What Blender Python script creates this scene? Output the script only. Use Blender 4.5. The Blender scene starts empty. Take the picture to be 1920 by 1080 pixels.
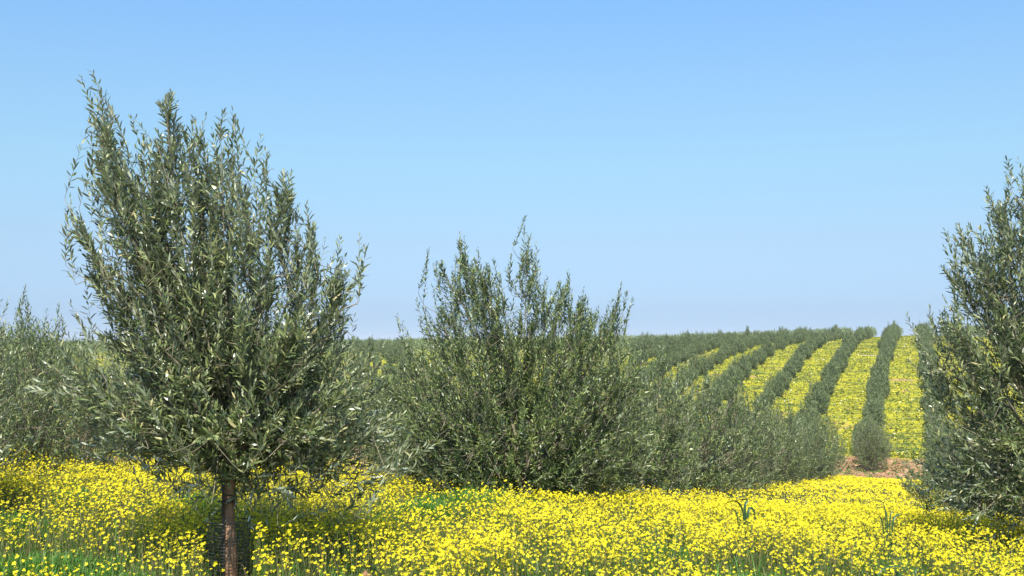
import bpy, math
import numpy as np
from math import radians, sin, cos, pi

# ------------------------------------------------------------------ camera, sky, sun, exposure
scene = bpy.context.scene
COL = scene.collection
EYE = 1.65
FPX = 2000.0                      # focal length in pixels of the 1920 px wide photograph
PITCH = math.atan(100 / FPX)
cam_data = bpy.data.cameras.new('camera')
cam = bpy.data.objects.new('camera', cam_data)
COL.objects.link(cam)
cam_data.sensor_width = 36
cam_data.lens = 36 * FPX / 1920
cam_data.clip_end = 9000
cam.location = (0, 0, EYE)
cam.rotation_euler = (pi / 2 + PITCH, 0, 0)
scene.camera = cam

SUN_EL, SUN_AZ = radians(54), radians(-176)     # azimuth measured from +Y (view direction) towards +X (right)
world = bpy.data.worlds.new('World')
scene.world = world
world.use_nodes = True
wn, wl = world.node_tree.nodes, world.node_tree.links
wn.clear()
w_out = wn.new('ShaderNodeOutputWorld')
w_bg = wn.new('ShaderNodeBackground')
w_sky = wn.new('ShaderNodeTexSky')
w_sky.sky_type = 'NISHITA'
w_sky.sun_disc = False
w_sky.sun_elevation = SUN_EL
w_sky.sun_rotation = SUN_AZ
w_sky.altitude = 200
w_sky.air_density = 1.0
w_sky.dust_density = 0.2
w_sky.ozone_density = 3.0
# the sky model's band near the horizon is corrected to the clear blue of the day, by elevation
w_tc = wn.new('ShaderNodeTexCoord')
w_sep = wn.new('ShaderNodeSeparateXYZ')
wl.new(w_tc.outputs['Generated'], w_sep.inputs[0])
w_ramp = wn.new('ShaderNodeValToRGB')
SKY_TINT = [(0.0, (0.215, 0.324, 0.596)), (0.0246, (0.235, 0.315, 0.516)), (0.0936, (0.418, 0.448, 0.505)), (0.1665, (0.562, 0.628, 0.595)), (0.2373, (0.646, 0.737, 0.719)), (0.3049, (0.655, 0.818, 0.854)), (0.5, (1, 1, 1)), (1.0, (1, 1, 1))]
_e = w_ramp.color_ramp.elements
_e[0].position, _e[0].color = SKY_TINT[0][0], (*SKY_TINT[0][1], 1)
_e[1].position, _e[1].color = SKY_TINT[-1][0], (*SKY_TINT[-1][1], 1)
for _p, _c in SKY_TINT[1:-1]:
    _x = _e.new(_p); _x.color = (*_c, 1)
wl.new(w_sep.outputs['Z'], w_ramp.inputs[0])
w_mul = wn.new('ShaderNodeMix'); w_mul.data_type = 'RGBA'; w_mul.blend_type = 'MULTIPLY'
w_mul.inputs[0].default_value = 1
wl.new(w_sky.outputs[0], w_mul.inputs[6]); wl.new(w_ramp.outputs[0], w_mul.inputs[7])
wl.new(w_mul.outputs[2], w_bg.inputs['Color'])
w_bg.inputs['Strength'].default_value = 0.15
wl.new(w_bg.outputs[0], w_out.inputs[0])

sun_data = bpy.data.lights.new('sun', 'SUN')
sun_data.energy = 5.0
sun_data.angle = radians(0.53)
sun_data.color = (1.0, 0.95, 0.86)
sun = bpy.data.objects.new('sun', sun_data)
COL.objects.link(sun)
sun.location = (-20, -20, 40)
sun.rotation_euler = (pi / 2 - SUN_EL, 0, -SUN_AZ + pi)   # checked below
from mathutils import Vector
_d = Vector((sin(SUN_AZ) * cos(SUN_EL), cos(SUN_AZ) * cos(SUN_EL), sin(SUN_EL)))
sun.rotation_euler = _d.to_track_quat('Z', 'Y').to_euler()

scene.view_settings.view_transform = 'Standard'
scene.view_settings.look = 'None'
scene.view_settings.exposure = 0.72
scene.view_settings.gamma = 1
scene.cycles.max_bounces = 8
scene.cycles.transparent_max_bounces = 8

RNG = np.random.default_rng(11)

# ------------------------------------------------------------------ helpers
def px(x, y, D):
    """a pixel of the photograph (1920 x 1080) to the world point at distance D (world Y)"""
    a, b = (x - 960) / FPX, (540 - y) / FPX
    d = np.array([a, cos(PITCH) - b * sin(PITCH), sin(PITCH) + b * cos(PITCH)])
    return np.array([0, 0, EYE]) + d * (D / d[1])

def px_poly(pts, D, base):
    """outline pixels to local (x, z) about a base point"""
    out = []
    for x, y in pts:
        p = px(x, y, D)
        out.append((p[0] - base[0], p[2] - base[2]))
    return np.array(out)

def mesh_from(name, verts, faces, mats, mat_idx=None, smooth=False):
    """verts (n,3); faces: list of (m,k) int arrays"""
    me = bpy.data.meshes.new(name)
    nv = len(verts)
    me.vertices.add(nv)
    me.vertices.foreach_set('co', np.ascontiguousarray(verts, dtype=np.float32).ravel())
    loops = np.concatenate([f.ravel() for f in faces]).astype(np.int32)
    sizes = np.concatenate([np.full(len(f), f.shape[1], dtype=np.int32) for f in faces])
    starts = np.concatenate([[0], np.cumsum(sizes)[:-1]]).astype(np.int32)
    me.loops.add(len(loops))
    me.loops.foreach_set('vertex_index', loops)
    me.polygons.add(len(sizes))
    me.polygons.foreach_set('loop_start', starts)
    me.polygons.foreach_set('loop_total', sizes)
    for m in mats:
        me.materials.append(m)
    if mat_idx is not None:
        me.polygons.foreach_set('material_index', np.concatenate(mat_idx).astype(np.int32))
    me.update(calc_edges=True)
    if smooth:
        me.polygons.foreach_set('use_smooth', np.ones(len(sizes), dtype=bool))
    return me

def link(name, data, parent=None, loc=None):
    o = bpy.data.objects.new(name, data)
    COL.objects.link(o)
    if parent is not None:
        o.parent = parent
    if loc is not None:
        o.location = [float(v) for v in loc]
    return o

def tag(o, label=None, cat=None, group=None, kind=None):
    if label: o['label'] = label
    if cat: o['category'] = cat
    if group: o['group'] = group
    if kind: o['kind'] = kind
    return o

def norm(a):
    return a / np.maximum(np.linalg.norm(a, axis=-1, keepdims=True), 1e-9)

def frames(t):
    ref = np.where(np.abs(t[..., 2:3]) < 0.9, np.array([0, 0, 1.0]), np.array([1.0, 0, 0]))
    e1 = norm(np.cross(ref, t))
    return e1, np.cross(t, e1)

def tubes(P, R, sides=4):
    """P (n,K,3), R (n,K) -> verts, quads"""
    n, K, _ = P.shape
    t = norm(np.gradient(P, axis=1))
    e1, e2 = frames(t)
    a = np.arange(sides) * 2 * pi / sides
    V = P[:, :, None, :] + R[:, :, None, None] * (np.cos(a)[None, None, :, None] * e1[:, :, None, :] + np.sin(a)[None, None, :, None] * e2[:, :, None, :])
    idx = np.arange(n * K * sides).reshape(n, K, sides)
    q = np.stack([idx[:, :-1, :], np.roll(idx, -1, 2)[:, :-1, :], np.roll(idx, -1, 2)[:, 1:, :], idx[:, 1:, :]], -1).reshape(-1, 4)
    return V.reshape(-1, 3), q

def join_geo(parts):
    vs, fs, off = [], [], 0
    for v, f in parts:
        vs.append(v); fs.append(f + off); off += len(v)
    return np.concatenate(vs), fs

def vnoise(x, y, seed=0, scale=1.0):
    """smooth value noise 0..1"""
    x = np.asarray(x) / scale; y = np.asarray(y) / scale
    xi, yi = np.floor(x).astype(np.int64), np.floor(y).astype(np.int64)
    fx, fy = x - xi, y - yi
    fx, fy = fx * fx * (3 - 2 * fx), fy * fy * (3 - 2 * fy)
    def h(a, b):
        v = (a * 374761393 + b * 668265263 + seed * 974711) & 0xffffffff
        v = ((v ^ (v >> 13)) * 1274126177) & 0xffffffff
        return ((v ^ (v >> 16)) & 0xffff) / 65535.0
    return (h(xi, yi) * (1 - fx) + h(xi + 1, yi) * fx) * (1 - fy) + (h(xi, yi + 1) * (1 - fx) + h(xi + 1, yi + 1) * fx) * fy

# row coordinates: s runs along the planted rows, u across them
TH = math.atan(750 / FPX)
def to_su(x, y):
    return x * sin(TH) + y * cos(TH), x * cos(TH) - y * sin(TH)
def to_xy(s, u):
    return s * sin(TH) + u * cos(TH), s * cos(TH) - u * sin(TH)

_PROFILE = np.array([(-400, -1.6), (0, -1.65), (6, -1.66), (8.5, -1.72), (10.5, -1.93), (12.5, -2.2), (16, -2.65), (20, -3.1), (30, -4.2), (40, -5.3), (52, -6.7), (64, -8.0),
                     (74, -8.8), (84, -8.9), (90, -8.7), (97, -8.2), (107, -7.1), (130, -4.5), (150, -2.4), (167, -1.0), (185, -0.1), (210, 0.6), (236, 1.0), (275, 1.3), (330, -0.5),
                     (520, -16), (900, -40), (3000, -60), (9000, -60)], dtype=float)
_PS, _PZ = _PROFILE[:, 0], _PROFILE[:, 1]
def ground_z(x, y):
    x = np.asarray(x, dtype=float); y = np.asarray(y, dtype=float)
    s, u = to_su(x, y)
    z = 0
    for d in (-1.2, 0, 1.2):                       # a little smoothing of the profile
        z = z + np.interp(s + d * np.clip(s / 40, .5, 6), _PS, _PZ) / 3
    k = np.clip((s - 125) / 95, 0, 1); k = k * k * (3 - 2 * k)
    z = z - k * 3.8 * (1 - np.exp(np.minimum(u, 0) / 60))
    z = z - (.035 * np.clip(u + 4.5, -10, 0) + .02 * np.clip(u + 4, 0, 8)) * np.clip(s / 8, 0, 1)
    z = z + (vnoise(x, y, 3, 1.6) - .5) * .07 + (vnoise(x, y, 4, 9) - .5) * .25 * np.clip((s - 12) / 20, 0, 1)
    return z + EYE

# ------------------------------------------------------------------ materials
def new_mat(name):
    m = bpy.data.materials.new(name)
    m.use_nodes = True
    nt = m.node_tree
    b = nt.nodes['Principled BSDF']
    return m, nt, b

def ramp(nt, stops, interp='LINEAR'):
    r = nt.nodes.new('ShaderNodeValToRGB')
    r.color_ramp.interpolation = interp
    e = r.color_ramp.elements
    e[0].position, e[0].color = stops[0][0], (*stops[0][1], 1)
    e[1].position, e[1].color = stops[-1][0], (*stops[-1][1], 1)
    for p, c in stops[1:-1]:
        x = e.new(p); x.color = (*c, 1)
    return r

def leaf_mat(name, top, under, rough=.42, transl=.12, spec=.42):
    m, nt, b = new_mat(name)
    g = nt.nodes.new('ShaderNodeNewGeometry')
    r1, r2 = ramp(nt, top), ramp(nt, under)
    nt.links.new(g.outputs['Random Per Island'], r1.inputs[0])
    nt.links.new(g.outputs['Random Per Island'], r2.inputs[0])
    mx = nt.nodes.new('ShaderNodeMix'); mx.data_type = 'RGBA'
    nt.links.new(g.outputs['Backfacing'], mx.inputs[0])
    nt.links.new(r1.outputs[0], mx.inputs[6]); nt.links.new(r2.outputs[0], mx.inputs[7])
    nt.links.new(mx.outputs[2], b.inputs['Base Color'])
    b.inputs['Roughness'].default_value = rough
    b.inputs['Specular IOR Level'].default_value = spec
    tr = nt.nodes.new('ShaderNodeBsdfTranslucent')
    nt.links.new(mx.outputs[2], tr.inputs['Color'])
    ms = nt.nodes.new('ShaderNodeMixShader'); ms.inputs[0].default_value = transl
    nt.links.new(b.outputs[0], ms.inputs[1]); nt.links.new(tr.outputs[0], ms.inputs[2])
    nt.links.new(ms.outputs[0], nt.nodes['Material Output'].inputs['Surface'])
    return m

M_OLIVE = leaf_mat('olive_leaf',
    [(0, (.026, .050, .014)), (.45, (.098, .138, .042)), (.8, (.215, .255, .090)), (.95, (.34, .36, .15)), (1, (.42, .36, .17))],
    [(0, (.17, .21, .12)), (.6, (.32, .37, .23)), (1, (.55, .58, .42))], rough=.34, spec=.6)
M_OLIVE_MID = leaf_mat('olive_leaf_mid',
    [(0, (.026, .054, .012)), (.5, (.094, .142, .034)), (.9, (.215, .270, .072)), (1, (.33, .36, .12))],
    [(0, (.14, .18, .09)), (.6, (.24, .29, .15)), (1, (.42, .46, .28))], rough=.38, spec=.5)
M_OLIVE_FAR = leaf_mat('olive_leaf_far',
    [(0, (.040, .072, .022)), (.5, (.125, .175, .062)), (1, (.32, .37, .16))],
    [(0, (.10, .145, .06)), (.6, (.19, .245, .11)), (1, (.34, .39, .21))], rough=.6)

def bark_mat(name, c1, c2, scale=30):
    m, nt, b = new_mat(name)
    tc = nt.nodes.new('ShaderNodeTexCoord')
    mp = nt.nodes.new('ShaderNodeMapping'); mp.inputs['Scale'].default_value = (1, 1, .25)
    nz = nt.nodes.new('ShaderNodeTexNoise'); nz.inputs['Scale'].default_value = scale; nz.inputs['Detail'].default_value = 8
    r = ramp(nt, [(.35, c1), (.65, c2)])
    bp = nt.nodes.new('ShaderNodeBump'); bp.inputs['Strength'].default_value = .6; bp.inputs['Distance'].default_value = .01
    nt.links.new(tc.outputs['Object'], mp.inputs[0]); nt.links.new(mp.outputs[0], nz.inputs[0])
    nt.links.new(nz.outputs[0], r.inputs[0]); nt.links.new(r.outputs[0], b.inputs['Base Color'])
    nt.links.new(nz.outputs[0], bp.inputs['Height']); nt.links.new(bp.outputs[0], b.inputs['Normal'])
    b.inputs['Roughness'].default_value = .85
    return m
M_TRUNK = bark_mat('trunk_bark', (.17, .080, .040), (.40, .235, .135))
M_BARK = bark_mat('olive_bark', (.13, .095, .06), (.28, .22, .15))
M_TWIG = bark_mat('olive_twig', (.15, .13, .085), (.32, .28, .19), 12)

def plain(name, c, rough=.5, spec=.5):
    m, nt, b = new_mat(name)
    nz = nt.nodes.new('ShaderNodeTexNoise'); nz.inputs['Scale'].default_value = 40
    r = ramp(nt, [(.3, tuple(v * .75 for v in c)), (.7, tuple(min(1, v * 1.2) for v in c))])
    nt.links.new(nz.outputs[0], r.inputs[0]); nt.links.new(r.outputs[0], b.inputs['Base Color'])
    b.inputs['Roughness'].default_value = rough
    b.inputs['Specular IOR Level'].default_value = spec
    return m
M_NET = plain('black_net', (.06, .065, .055), .4)
M_TUBE = plain('black_tube', (.015, .015, .016), .3)
M_PETAL = leaf_mat('petal', [(0, (.72, .58, .008)), (.6, (.82, .74, .010)), (1, (.86, .82, .03))],
                   [(0, (.70, .56, .012)), (1, (.80, .72, .03))], rough=.75, transl=.25)
M_DISC = leaf_mat('flower_centre', [(0, (.70, .48, .010)), (1, (.80, .62, .012))], [(0, (.10, .14, .03)), (1, (.13, .17, .04))], rough=.8, transl=.02)
M_WEED = leaf_mat('weed_leaf',
    [(0, (.045, .110, .016)), (.45, (.085, .180, .024)), (.72, (.15, .22, .035)), (.86, (.22, .20, .07)), (1, (.33, .27, .13))],
    [(0, (.06, .10, .025)), (.5, (.12, .15, .04)), (1, (.30, .24, .12))], rough=.7, transl=.25)
M_GRASS = leaf_mat('grass_blade',
    [(0, (.040, .14, .012)), (.5, (.080, .24, .020)), (.85, (.15, .33, .030)), (1, (.30, .33, .08))],
    [(0, (.04, .14, .015)), (.6, (.09, .24, .025)), (1, (.20, .28, .06))], rough=.5, transl=.3)
M_BROAD = leaf_mat('broad_leaf', [(0, (.018, .060, .026)), (1, (.03, .09, .035))], [(0, (.03, .08, .035)), (1, (.05, .11, .045))], rough=.35)
M_TUFT = leaf_mat('tuft',
    [(0, (.10, .16, .025)), (.48, (.24, .29, .04)), (.56, (.36, .36, .03)), (.9, (.66, .56, .03)), (.97, (.80, .78, .55)), (1, (.4, .25, .13))],
    [(0, (.10, .16, .025)), (.48, (.22, .27, .04)), (.56, (.34, .34, .03)), (1, (.55, .50, .035))], rough=.9, transl=.2)
M_TUFTG = leaf_mat('green_tuft', [(0, (.06, .12, .02)), (.7, (.13, .19, .035)), (1, (.30, .24, .10))],
                   [(0, (.06, .12, .02)), (1, (.15, .19, .04))], rough=.9, transl=.2)
M_ROCK = bark_mat('red_clod', (.15, .068, .032), (.42, .235, .12), 18)

# ground: soil, weeds and flower carpet, all in row coordinates
def ground_mat():
    m, nt, b = new_mat('ground')
    N, L = nt.nodes, nt.links
    g = N.new('ShaderNodeNewGeometry')
    mp = N.new('ShaderNodeMapping'); mp.vector_type = 'POINT'
    mp.inputs['Rotation'].default_value = (0, 0, TH)     # now x = across the rows, y = along them
    L.new(g.outputs['Position'], mp.inputs[0])
    sep = N.new('ShaderNodeSeparateXYZ'); L.new(mp.outputs[0], sep.inputs[0])
    def noise(scale, sc=(1, 1, 1), detail=6, rough=.6):
        q = N.new('ShaderNodeMapping'); q.inputs['Scale'].default_value = sc
        L.new(mp.outputs[0], q.inputs[0])
        n = N.new('ShaderNodeTexNoise'); n.inputs['Scale'].default_value = scale; n.inputs['Detail'].default_value = detail
        n.inputs['Roughness'].default_value = rough
        L.new(q.outputs[0], n.inputs[0]); return n.outputs[0]
    def mix(f, a, c):
        x = N.new('ShaderNodeMix'); x.data_type = 'RGBA'
        L.new(f, x.inputs[0]); 
        for v, i in ((a, 6), (c, 7)):
            if isinstance(v, tuple): x.inputs[i].default_value = (*v, 1)
            else: L.new(v, x.inputs[i])
        return x.outputs[2]
    def step(v, lo, hi):
        r = N.new('ShaderNodeMapRange'); r.interpolation_type = 'SMOOTHSTEP'
        r.inputs['From Min'].default_value = lo; r.inputs['From Max'].default_value = hi
        L.new(v, r.inputs['Value']); return r.outputs[0]
    def mul(a, c):
        x = N.new('ShaderNodeMath'); x.operation = 'MULTIPLY'
        for v, i in ((a, 0), (c, 1)):
            if isinstance(v, float): x.inputs[i].default_value = v
            else: L.new(v, x.inputs[i])
        return x.outputs[0]
    soil = ramp(nt, [(.3, (.24, .120, .055)), (.5, (.42, .235, .120)), (.72, (.58, .40, .25))]); L.new(noise(1.2, detail=10), soil.inputs[0])
    green = ramp(nt, [(.3, (.055, .085, .020)), (.6, (.12, .15, .035)), (.8, (.20, .19, .06))]); L.new(noise(2.5, detail=8), green.inputs[0])
    yel = ramp(nt, [(.3, (.20, .22, .02)), (.52, (.40, .37, .02)), (.8, (.60, .52, .03))]); L.new(noise(4, detail=8, rough=.75), yel.inputs[0])
    near = mix(step(noise(1.1), .42, .60), green.outputs[0], soil.outputs[0])
    band = noise(.6, (.45, 1, 1), 8, .75)
    field = mix(step(band, .38, .56), green.outputs[0], yel.outputs[0])
    field = mix(step(noise(.22, (.6, 1, 1), 8), .58, .70), field, soil.outputs[0])
    field = mix(step(noise(.30, (.35, 1, 1), 4), .68, .72), field, (.62, .58, .50))
    # the far side carries the flower carpet, the valley floor is bare soil
    far = step(sep.outputs['Y'], 82, 86)
    c = mix(far, near, field)
    nn = N.new('ShaderNodeMath'); nn.operation = 'MULTIPLY_ADD'
    L.new(noise(.35), nn.inputs[0]); nn.inputs[1].default_value = 9.0; L.new(sep.outputs['Y'], nn.inputs[2])
    bare = mul(step(nn.outputs[0], 73, 76), step(nn.outputs[0], 92.0, 88.5))
    inv = N.new('ShaderNodeMath'); inv.operation = 'SUBTRACT'
    c = mix(bare, c, soil.outputs[0])
    L.new(c, b.inputs['Base Color'])
    b.inputs['Roughness'].default_value = .95
    b.inputs['Specular IOR Level'].default_value = .15
    bp = N.new('ShaderNodeBump'); bp.inputs['Strength'].default_value = .8; bp.inputs['Distance'].default_value = .12
    L.new(noise(3.0, detail=10, rough=.7), bp.inputs['Height']); L.new(bp.outputs[0], b.inputs['Normal'])
    return m

# ------------------------------------------------------------------ ground sheet
def build_ground():
    def axis(lo, hi, n, fine):
        t = np.linspace(-1, 1, n)
        k = math.asinh(hi / fine)
        return fine * np.sinh(t * k)
    xs = axis(-4000, 4000, 340, 6.0)
    ty = np.linspace(0, 1, 420)
    ys = -40 + 9.0 * np.sinh(ty * math.asinh(4500 / 9.0))
    X, Y = np.meshgrid(xs, ys)
    Z = ground_z(X, Y)
    V = np.stack([X, Y, Z], -1).reshape(-1, 3)
    ny, nx = X.shape
    i = np.arange(ny * nx).reshape(ny, nx)
    q = np.stack([i[:-1, :-1], i[:-1, 1:], i[1:, 1:], i[1:, :-1]], -1).reshape(-1, 4)
    me = mesh_from('ground', V, [q], [ground_mat()], smooth=True)
    o = link('ground', me)
    tag(o, 'rolling field of soil and weeds falling to a valley and rising to a hill', 'ground', kind='structure')
build_ground()

# ------------------------------------------------------------------ olive trees
def in_poly(pts, poly):
    x, y = pts[:, 0], pts[:, 1]
    inside = np.zeros(len(pts), bool)
    n = len(poly)
    for i in range(n):
        x1, y1 = poly[i]; x2, y2 = poly[(i + 1) % n]
        c = ((y1 > y) != (y2 > y)) & (x < (x2 - x1) * (y - y1) / (y2 - y1 + 1e-12) + x1)
        inside ^= c
    return inside

def poly_dist(pts, poly):
    d = np.full(len(pts), 1e9)
    n = len(poly)
    for i in range(n):
        a = poly[i]; b = poly[(i + 1) % n]
        ab = b - a
        t = np.clip(((pts - a) @ ab) / (ab @ ab + 1e-12), 0, 1)
        q = a + t[:, None] * ab
        d = np.minimum(d, np.linalg.norm(pts - q, axis=1))
    return d

def leaves_on(P, T, rng, leaf_len, leaf_w, drop=.1, spread=46):
    """P, T (n,K,3) shoot nodes and tangents -> leaf geometry (each leaf its own island)"""
    n, K, _ = P.shape
    e1, e2 = frames(T)
    out = []
    phi0 = rng.uniform(0, 2 * pi, (n, 1)) + np.arange(K)[None] * (pi / 2) + rng.normal(0, .35, (n, K))
    for side in (0, 1):
        phi = phi0 + side * pi + rng.normal(0, .25, (n, K))
        a = np.radians(spread + rng.normal(0, 13, (n, K)) - 16 * (np.arange(K)[None] / (K - 1)) ** 3)
        rad = np.cos(phi)[..., None] * e1 + np.sin(phi)[..., None] * e2
        d = np.cos(a)[..., None] * T + np.sin(a)[..., None] * rad
        nrm = np.sin(a)[..., None] * T - np.cos(a)[..., None] * rad
        l = leaf_len * rng.uniform(.72, 1.15, (n, K)) * (1 - .45 * (np.arange(K)[None] / (K - 1)) ** 5)
        keep = rng.random((n, K)) > drop
        out.append((P[keep], d[keep], nrm[keep], l[keep]))
    B = np.concatenate([o[0] for o in out]); D = norm(np.concatenate([o[1] for o in out]))
    Nn = norm(np.concatenate([o[2] for o in out])); Ln = np.concatenate([o[3] for o in out])[:, None]
    tw = rng.normal(0, .35, (len(B), 1))
    S = norm(np.cross(D, Nn)); S = norm(S * np.cos(tw) + Nn * np.sin(tw)); Nn = np.cross(S, D)
    W = leaf_w / leaf_len * Ln * rng.uniform(.85, 1.15, (len(B), 1)) * .5
    bend = rng.normal(.04, .05, (len(B), 1)) * Ln
    m1 = B + D * Ln * .33 + Nn * bend; m2 = B + D * Ln * .68 + Nn * bend * .9
    V = np.stack([B, m1 - S * W * .92, m1 + S * W * .92, m2 - S * W * .82, m2 + S * W * .82, B + D * Ln - Nn * bend * .5], 1)
    i = np.arange(len(B))[:, None] * 6
    tri = np.concatenate([i + np.array([0, 2, 1]), i + np.array([3, 4, 5])])
    quad = i + np.array([1, 2, 4, 3])
    return V.reshape(-1, 3), [tri, quad]

def make_tree(name, poly, fork, seed, n_shoots, K=17, shoot_len=(.32, .60), leaf=(.068, .0125), spikes=(),
              mat=M_OLIVE, trunk_r=.04, trunk_mat=M_BARK, R=1.15, limbs=16, upk=.75, droop=.35, lean=0.0, drop=.1, clump=0.45, thin=.35, branchy=0.0, nb=46):
    """three meshes: trunk, branches, crown; poly is the side outline in local (x, z), fork a local point"""
    rng = np.random.default_rng(seed)
    fork = np.array(fork, float)
    lo, hi = poly.min(0), poly.max(0)
    up = np.array([0, 0, 1.0])
    tips = []
    need = int(n_shoots * (1 - branchy))
    # clump centres make the dense and open places of the crown
    while need > 0:
        c = rng.uniform(lo, hi, (need * 3, 2))
        c = c[in_poly(c, poly)]
        d = poly_dist(c, poly)
        t = np.sqrt(np.clip(d, 0, R) * (2 * R - np.clip(d, 0, R))) * .85
        f = rng.uniform(-1, 1, len(c)); f = np.sign(f) * np.abs(f) ** .62
        p = np.stack([c[:, 0], f * t, c[:, 1]], 1)
        dens = vnoise(p[:, 0] + 9 * p[:, 1] + seed, p[:, 2] * 1.0 + 3 * p[:, 1], seed, .32)
        zf = np.clip((p[:, 2] - lo[1]) / (hi[1] - lo[1]) * 2 - .8, 0, 1)
        p = p[rng.random(len(p)) < ((1 - clump) + clump * 1.6 * dens) * (1 - thin * zf)][:need]
        tips.append(p); need -= len(p)
    T = np.concatenate(tips)
    BT = BD = BL = BP = None
    if branchy:
        # boughs: curves from the fork to points near the outline, feathered with side shoots
        c = rng.uniform(lo, hi, (nb * 40, 2))
        c = c[in_poly(c, poly)]
        d = poly_dist(c, poly)
        c, d = c[d < .30], d[d < .30]
        ext, k = [], 0
        for q, dq in zip(c, d):                         # spread them apart
            t_ = math.sqrt(max(dq, .03) * (2 * R - dq)) * .9
            e = np.array([q[0], rng.uniform(-1, 1) * t_, q[1]])
            if all(np.linalg.norm(e - o_) > .26 for o_ in ext):
                ext.append(e)
            if len(ext) >= nb: break
        inner = T[rng.choice(len(T), nb // 3, replace=False)]
        E = np.concatenate([np.array(ext), inner])
        dist = np.linalg.norm(E - fork, axis=1, keepdims=True)
        midp = fork + (E - fork) * .5 + up * dist * rng.uniform(-.10, .10, (len(E), 1)) + rng.normal(0, .05, E.shape) * dist \
            + np.where(E[:, 2:3] > fork[2] + .5, -up * dist * .04, up * dist * .10)
        v = np.linspace(0, 1, 11)[None, :, None]
        BP = (1 - v) ** 2 * fork + 2 * v * (1 - v) * midp[:, None] + v ** 2 * E[:, None]
        m = int(n_shoots * branchy)
        w_ = (dist[:, 0] + .3); w_ = w_ / w_.sum()
        bi = rng.choice(len(E), m, p=w_)
        t = rng.uniform(.14, 1.0, m) ** .9
        e_ = fork
        pos = (1 - t)[:, None] ** 2 * fork + (2 * t * (1 - t))[:, None] * midp[bi] + (t ** 2)[:, None] * E[bi]
        tn = norm((2 * (1 - t))[:, None] * (midp[bi] - fork) + (2 * t)[:, None] * (E[bi] - midp[bi]))
        f1, f2 = frames(tn)
        ph = rng.uniform(0, 2 * pi, m)
        per = np.cos(ph)[:, None] * f1 + np.sin(ph)[:, None] * f2
        BD = norm(tn + per * (rng.uniform(.35, 1.0, m) * (1.15 - .7 * t))[:, None] + up * .12)
        BL = rng.uniform(.20, .46, m) * (1.15 - .45 * t)
        BT = pos + BD * BL[:, None]
        ok = in_poly(BT[:, [0, 2]], poly) | (poly_dist(BT[:, [0, 2]], poly) < .05)
        BT, BD, BL = BT[ok], BD[ok], BL[ok]
    for (x, z, cnt, ln) in spikes:                       # long leading shoots with their side shoots
        y = rng.normal(0, .05)
        tp = np.array([x, y, z])
        dd = norm(norm(tp - fork) + up * .9)
        for k in range(cnt):
            back = ln * k / max(cnt, 1)
            T = np.concatenate([T, (tp - dd * back + rng.normal(0, .035 + .05 * back, 3) * (k > 0))[None]])
    nf = len(T)
    if BT is not None:
        T = np.concatenate([T, BT])
    n = len(T)
    rad = norm(T - fork)
    kup = upk * np.clip(.5 + (T[:, 2:3] - fork[2] + .25) * 1.2, 0, 1)
    d0 = norm(rad + up * kup + rng.normal(0, .33, (n, 3)) + np.array([lean, 0, 0]))
    L = rng.uniform(*shoot_len, n)
    if BT is not None:
        d0[nf:] = BD; L[nf:] = BL
    tt = np.linspace(0, 1, K)
    bend = np.where(T[:, 2] < fork[2] + .15, -droop, .45)
    bend[nf:] = np.where(T[nf:, 2] < fork[2] + .3, -.25, .18)
    bend = bend[:, None, None]
    tang = norm(d0[:, None, :] + up * bend * (tt[None, :, None] - .3) + rng.normal(0, .10, (n, 1, 3)) * tt[None, :, None])
    P = np.cumsum(tang, 1) * (L / K)[:, None, None]
    P = P - P[:, -1:, :] + T[:, None, :]
    P[..., 2] = np.maximum(P[..., 2], .06)
    V, F = leaves_on(P[:, 1:], tang[:, 1:], rng, leaf[0], leaf[1], drop)
    crown = mesh_from(name + '_crown', V, F, [mat])
    # limbs
    H = hi[1]
    le = T[rng.choice(n, limbs, replace=False)]
    le = fork + (le - fork) * .72
    le = le[np.argsort(le[:, 2])]
    u = np.linspace(0, 1, 9)[None, :, None]
    mid = fork + (le - fork) * .45 + up * .12 * np.linalg.norm(le - fork, axis=1, keepdims=True) + rng.normal(0, .05, le.shape)
    LP = (1 - u) ** 2 * fork + 2 * u * (1 - u) * mid[:, None] + u ** 2 * le[:, None]
    LR = trunk_r * .55 * (1 - .78 * u[..., 0]) * np.ones((limbs, 1))
    if BP is not None:
        v = np.linspace(0, 1, 9) * 10
        BQ = np.stack([BP[:, int(round(a))] for a in v], 1)
        LP = np.concatenate([LP, BQ]); LR = np.concatenate([LR, trunk_r * .24 * (1 - .85 * u[..., 0]) * np.ones((len(BQ), 1))])
    # every shoot is carried back to the nearest limb point
    nodes = LP.reshape(-1, 3)
    base = P[:, 0]
    near = np.empty((n, 3))
    for a in range(0, n, 500):
        dd = np.linalg.norm(base[a:a + 500, None] - nodes[None], axis=2) + .18 * np.linalg.norm(nodes - fork, axis=1)[None]
        near[a:a + 500] = nodes[dd.argmin(1)]
    w = np.linspace(0, 1, 5)[None, :, None]
    c1 = base - tang[:, 0] * (np.linalg.norm(base - near, axis=1)[:, None] * .08)
    CP = (1 - w) ** 2 * near[:, None] + 2 * w * (1 - w) * c1[:, None] + w ** 2 * base[:, None]
    CP[..., 2] = np.maximum(CP[..., 2], .05)
    tr = trunk_r * .048
    g = [tubes(LP, LR, 6), tubes(CP, np.full((n, 5), tr) * np.linspace(1.5, .9, 5), 3), tubes(P, np.full((n, K), tr) * np.linspace(.9, .35, K), 3)]
    bv, bf = join_geo(g)
    branches = mesh_from(name + '_branches', bv, bf, [M_TWIG], smooth=True)
    # trunk with a slight bend and a flare at the foot
    k = 14
    z = np.linspace(-.12, 1, k)
    tp = np.stack([fork[0] * z ** 2 + .012 * np.sin(z * 5 + seed), fork[1] * z + .01 * np.cos(z * 4), z * fork[2] * 1.05], 1)
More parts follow.
